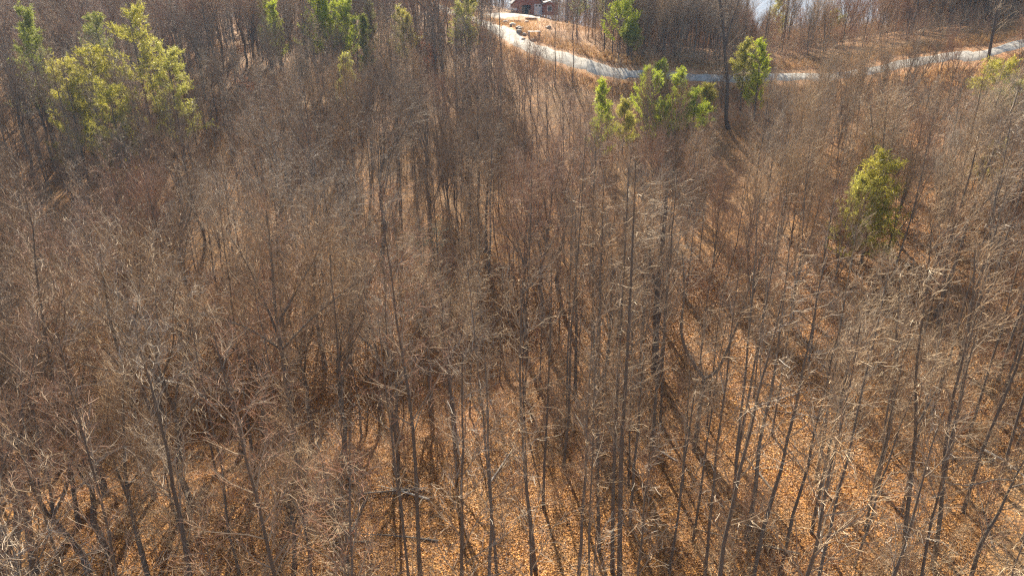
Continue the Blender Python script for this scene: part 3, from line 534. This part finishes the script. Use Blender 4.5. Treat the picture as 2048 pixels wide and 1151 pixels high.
for (ya, yb, cnt) in BANDS:
    for _ in range(cnt):
        y = rr.uniform(ya, yb); x = rr.uniform(-1, 1)*(y*.86+7)
        px, py = proj((x, y, 3.))
        if not (-260 < px < 2310): continue
        d = spacing(px, py, y)
        if not cell_ok(x, y, grid, d): continue
        if y > 60 and road_dist(x, y)[0] < 5.2: continue
        if y > 100 and (yard(x, y) > .25 or np.hypot(x-HX, y-HY-5) < 11 or (y > 140 and abs(x-HX+9) < 12 and y < 190)): continue
        z = gz(x, y); k = None
        if y < 34 and 280 < px < 1050: kind = rr.choices(['tall', 'spread', 'pole', 'thin'], (1, .3, 5, 5) if px > 560 else (1, 5, 3, 2))[0]
        elif y < 46: kind = rr.choices(['tall', 'spread', 'pole', 'thin'], (1.6, .25, 2, 7) if px > 1000 else (.8, 7, 1, .8))[0]
        elif px > 1250: kind = rr.choices(['tall', 'spread', 'pole', 'broom'], (.5, .5, 3, 5))[0]
        else: kind = rr.choices(['tall', 'spread', 'pole', 'broom'], (1, 1.2, 5, 1.2))[0]
        v = twig_tone(x, y); H = PH[kind, v][1]; s = rr.uniform(.82, 1.12)
        if kind == 'tall' and y > 70: s *= .8
        if y < 98 or px > 1750 and y < 90:
            cap = np.interp(px, CAP[:, 0], CAP[:, 1])
            if y > 80 and 1050 < px < 1560: cap -= 30
            cap += rr.gauss(0, 14)
            if rr.random() < (.5 if y > 75 and 1540 < px < 1850 else .16 if y > 78 else .06): cap -= 100
            tp = proj((x, y, z+H*s))[1]
            if tp < cap:
                zt = at(px, cap, y)[2]; s2 = (zt-z)/H
                if s2*H < 2.6: continue
                if s2 < .62:
                    kind = 'pole'; v = v % 4; H = PH[kind, v][1]; s2 = (zt-z)/H
                s = s2
        elif 470 < px < 780 and y < 104:
            if proj((x, y, z+H*s))[1] < 60: continue
        elif px < 1230 and y < 118 and rr.random() < .4: continue
        if px > 1150 and y < 16: continue
        if y > 98 and y < 170 and px > 1440 and px < 1760:
            if rr.random() < .35: continue
            if rr.random() < .7: s *= .7
        if y > 150 and 1440 < px < 1760 and proj((x, y, z+H*s))[1] < 22: continue
        # ground gap that the photograph leaves open around the clearing
        if y < 185 and 985 < px < 1125 and y > 60 and proj((x, y, z+H*s))[1] < 45 and rr.random() < .8: continue
        if y < 68 and abs(px-1750) < 60 and y < 48 and proj((x, y, z+H*s))[1] < 440: continue
        if y < 74 and y > 45 and px < 400 and proj((x, y, z+H*s))[1] < 235: continue
        bx_, by_ = proj((x, y, z)); tx_, ty_ = proj((x, y, z+H*s))
        if y < 48 and abs(tx_-1758) < 72 and ty_ < 450: continue
        if 60 < y < 187 and 1022 < tx_ < 1108 and ty_ < 38: continue
        if 60 < y < 89 and abs(px-1450) < 26 and proj((x, y, z+H*s))[1] < 285: continue
        if 80 < y < 121 and abs(px-866) < 14 and proj((x, y, z+H*s))[1] < 90: continue
        if y < 44 and 1265 < bx_ < 1500 and by_ > 760 and rr.random() < .85: continue
        if y > 98 and 1470 < px < 1710 and proj((x, y, z+H*s))[1] < 30 and rr.random() < .88: continue
        if y < 60 and ((px-1395)/95)**2+((proj((x, y, z))[1]-730)/120)**2 < 1: continue
        tx, ty = proj((x, y, z+H*s))
        if ty > 1250 or s <= .25: continue
        grid.setdefault((int(x//3), int(y//3)), []).append((x, y, d)); trees.append((x, y, z, kind, v, s, px, py))
trees.sort(key=lambda t: t[1])
print('trees', len(trees))
LOOK = {'tall': 'tall straight bare tree with thin crown', 'spread': 'broad domed bare tree with forking limbs', 'thin': 'tall thin bare trunk with few high branches', 'pole': 'slim pole-like bare tree', 'broom': 'steep many-stemmed bare tree'}
def zone(px, y):
    if y < 30: return ('in the front row at lower left', 'in the front row at bottom centre', 'in the front row at lower right')[0 if px < 680 else 1 if px < 1250 else 2]
    if y < 50: return ('over the dark gully at left', 'on the leaf slope in the centre', 'around the orange clearing at right')[0 if px < 680 else 1 if px < 1150 else 2]
    return ('below the upper left pines', 'in the dense upper centre', 'on the brushy slope below the road')[0 if px < 480 else 1 if px < 1150 else 2]
NIND = 300
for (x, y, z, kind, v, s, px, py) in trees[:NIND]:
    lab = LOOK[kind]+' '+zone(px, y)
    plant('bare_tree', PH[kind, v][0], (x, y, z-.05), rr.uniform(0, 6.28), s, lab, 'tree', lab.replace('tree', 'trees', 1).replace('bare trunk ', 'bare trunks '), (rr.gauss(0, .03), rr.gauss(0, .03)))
# ------------------------------------------------------------------ scattered stuff through geometry nodes
def scatter(name, pts, rots, scales, idx, protos, label, cat, kind='stuff', tilt=None):
    col = bpy.data.collections.new(name+'_kinds')
    for j, me in enumerate(protos): col.objects.link(bpy.data.objects.new('%s_%02d' % (name, j), me))
    me = bpy.data.meshes.new(name); me.vertices.add(len(pts)); me.vertices.foreach_set('co', np.asarray(pts, np.float32).ravel())
    rot = np.zeros((len(pts), 3), np.float32); rot[:, 2] = rots
    if tilt is not None: rot[:, :2] = tilt
    a = me.attributes.new('rot', 'FLOAT_VECTOR', 'POINT'); a.data.foreach_set('vector', rot.ravel())
    a = me.attributes.new('scl', 'FLOAT', 'POINT'); a.data.foreach_set('value', np.asarray(scales, np.float32))
    a = me.attributes.new('pick', 'INT', 'POINT'); a.data.foreach_set('value', np.asarray(idx, np.int32))
    o = link(name, me); g = bpy.data.node_groups.new(name, 'GeometryNodeTree')
    g.interface.new_socket('Geometry', in_out='INPUT', socket_type='NodeSocketGeometry'); g.interface.new_socket('Geometry', in_out='OUTPUT', socket_type='NodeSocketGeometry')
    gi, go = g.nodes.new('NodeGroupInput'), g.nodes.new('NodeGroupOutput'); ci = g.nodes.new('GeometryNodeCollectionInfo'); ci.inputs[0].default_value = col
    ci.inputs['Separate Children'].default_value = True; ci.inputs['Reset Children'].default_value = True
    ip = g.nodes.new('GeometryNodeInstanceOnPoints'); ip.inputs['Pick Instance'].default_value = True
    def attr(nm, ty):
        q = g.nodes.new('GeometryNodeInputNamedAttribute'); q.data_type = ty; q.inputs[0].default_value = nm; return q.outputs[0]
    g.links.new(gi.outputs[0], ip.inputs['Points']); g.links.new(ci.outputs[0], ip.inputs['Instance']); g.links.new(attr('pick', 'INT'), ip.inputs['Instance Index'])
    er = g.nodes.new('FunctionNodeEulerToRotation'); g.links.new(attr('rot', 'FLOAT_VECTOR'), er.inputs[0]); g.links.new(er.outputs[0], ip.inputs['Rotation'])
    g.links.new(attr('scl', 'FLOAT'), ip.inputs['Scale']); g.links.new(ip.outputs[0], go.inputs[0])
    md = o.modifiers.new('scatter', 'NODES'); md.node_group = g; tag(o, label, cat, None, kind); return o
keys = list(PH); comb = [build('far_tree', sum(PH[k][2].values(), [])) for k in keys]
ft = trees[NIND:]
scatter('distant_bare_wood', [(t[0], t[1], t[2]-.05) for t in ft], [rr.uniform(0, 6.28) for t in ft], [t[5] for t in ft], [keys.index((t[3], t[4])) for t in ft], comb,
        'distant bare winter trees merging into brown-grey wood below and behind the gravel road', 'wood')
# undergrowth: whippy saplings and brush
def brush(seed, H, n0, tw=TWIG):
    rs = np.random.RandomState(seed); P = np.zeros((n0, 6, 3)); z = np.linspace(0, 1, 6)
    for i_ in range(n0):
        hh = H*rs.uniform(.5, 1); ln = rs.normal(size=2)*.18*H; b_ = rs.normal(size=2)*.3; P[i_, :, 0] = b_[0]+ln[0]*z**1.4; P[i_, :, 1] = b_[1]+ln[1]*z**1.4; P[i_, :, 2] = z*hh-.1
    P += rs.normal(size=P.shape)*.03; Rr = np.repeat((.016*np.linspace(1, .3, 6))[None], n0, 0)
    L1 = grow(P, Rr, 8, .25, .98, (.3, 1.0), (25, 60), 4, .12, .2, .009, rs=rs); L2 = grow(*L1, 4, .2, .98, (.2, .5), (25, 60), 3, .1, .2, .006, rs=rs)
    return build('brush', [(*tube_arrays(P, Rr, 4), BRANCH), (*tube_arrays(*L1, 3), tw), (*tube_arrays(*L2, 3), tw)])
BR = [brush(1, 3.2, 3), brush(2, 2.4, 5), brush(3, 4.2, 2), brush(4, 2.6, 5, TWIGR), brush(5, 5.2, 2)]
bp, bs, bi = [], [], []
for (ya, yb, cnt) in ((98, 128, 6000), (14, 30, 1300), (30, 60, 3000), (60, 100, 4300), (100, 140, 8500), (140, 240, 4500)):
    for _ in range(cnt):
        y = rr.uniform(ya, yb); x = rr.uniform(-1, 1)*(y*.84+4)
        if y > 60 and road_dist(x, y)[0] < 3.0: continue
        if cnt == 6000 and proj((x, y, 10))[0] < 1210: continue
        if y > 100 and (yard(x, y) > .3 and rr.random() < .85 or np.hypot(x-HX, y-HY-4) < 12): continue
        if math.sin(x*.23+1)*math.sin(y*.19+x*.05)+rr.uniform(-.7, .7) < -.15: continue
        z = gz(x, y); q = proj((x, y, z))
        if y < 55 and q[0] < 1100 and rr.random() < .5: continue
        if ((q[0]-1395)/120)**2+((q[1]-760)/150)**2 < 1 and rr.random() < .8: continue
        if 1080 < q[0] < 1560 and 98 > y > 94 and rr.random() < .7: continue
        bp.append((x, y, z)); bs.append(rr.uniform(.6, 1.15)); bi.append(rr.randrange(5))
scatter('undergrowth', bp, [rr.uniform(0, 6.28) for _ in bp], bs, bi, BR, 'tangled bare brush and whippy saplings covering the forest floor', 'undergrowth')
# fallen leaves lying on the near slope
def leaves(n_, ya, yb, sz, name, label):
    y = np.sqrt(RS.uniform(ya*ya, yb*yb, n_)); x = RS.uniform(-1, 1, n_)*(y*.80+2); z = height(x, y)+RS.uniform(.01, .09, n_)
    D = nrm(np.stack([RS.normal(size=n_), RS.normal(size=n_), RS.normal(size=n_)*.45], 1)); S = nrm(np.cross(D, np.stack([RS.normal(size=n_)*.5, RS.normal(size=n_)*.5, np.ones(n_)], 1)))
    l = RS.uniform(*sz, n_)[:, None]*(1+y[:, None]*.008); B = np.stack([x, y, z], 1); Vv = np.stack([B-D*l*.5, B+S*l*.38, B+D*l*.5+[0, 0, .01], B-S*l*.38+[0, 0, .02]], 1).reshape(-1, 3)
    o = link(name, mesh_np(name, Vv, np.arange(n_*4).reshape(-1, 4), [LITTER])); tag(o, label, 'leaves', None, 'stuff')
leaves(700000, 16, 60, (.04, .08), 'fallen_leaves', 'dry orange-brown fallen leaves carpeting the forest floor')
# dry grass on the road verges
n_ = 60000; k_ = RS.randint(0, len(RL), n_); off = RS.uniform(2.6, 6.5, n_)*RS.choice([-1, 1], n_); ang = RS.uniform(0, 6.28, n_)
gx = RL[k_, 0]+np.cos(ang)*np.abs(off)*1.0; gy = RL[k_, 1]+np.sin(ang)*np.abs(off)
keep = road_dist(gx, gy) > 2.5; gx, gy = gx[keep], gy[keep]
cx0 = [at(a, b_, c_) for (a, b_, c_) in ((2010, 235, 70), (470, 180, 96), (1095, 72, 140))]
for c0, sp_, m_ in zip(cx0, (8, 5, 9), (14000, 8000, 2500)): gx = np.r_[gx, c0[0]+RS.normal(size=m_)*sp_]; gy = np.r_[gy, c0[1]+RS.normal(size=m_)*sp_*1.2]
keep = road_dist(gx, gy) > 2.5; gx, gy = gx[keep], gy[keep]
gb = blades(np.stack([gx, gy, height(gx, gy)], 1), 1, (.25, .7), (.03, .07), RS, .5, 1.2)
tag(link('dry_grass', mesh_np('dry_grass', *gb, [GRASS])), 'tawny dry grass on the road verges and bare bank', 'grass', None, 'stuff')
# ------------------------------------------------------------------ haze
HV, N, b = mat('haze_air'); N.nodes.remove(b); pv = N.nodes.new('ShaderNodeVolumePrincipled')
pv.inputs['Color'].default_value = (.40, .58, .88, 1); pv.inputs['Density'].default_value = .0002; pv.inputs['Anisotropy'].default_value = .2
N.links.new(pv.outputs[0], N.nodes['Material Output'].inputs['Volume'])
zlo = float(V[:, 2].min())-1 if len(V) else -300; zlo = float(Z.min())-1; zhi = max(float(Z.max()), 45)+2
tag(link('haze', build('haze', [bx(-6900, 6900, -6900, 7200, zlo, zhi, HV)])), 'thin bluish winter haze filling the air over the wood', 'haze', None, 'stuff')

print('ext', ax[0], ax[-1], ay[0], ay[-1], Z.min(), Z.max(), 'tris', {k: len(v[0]['twigs'].polygons) for k, v in PH.items()}, 'brush', len(bp))
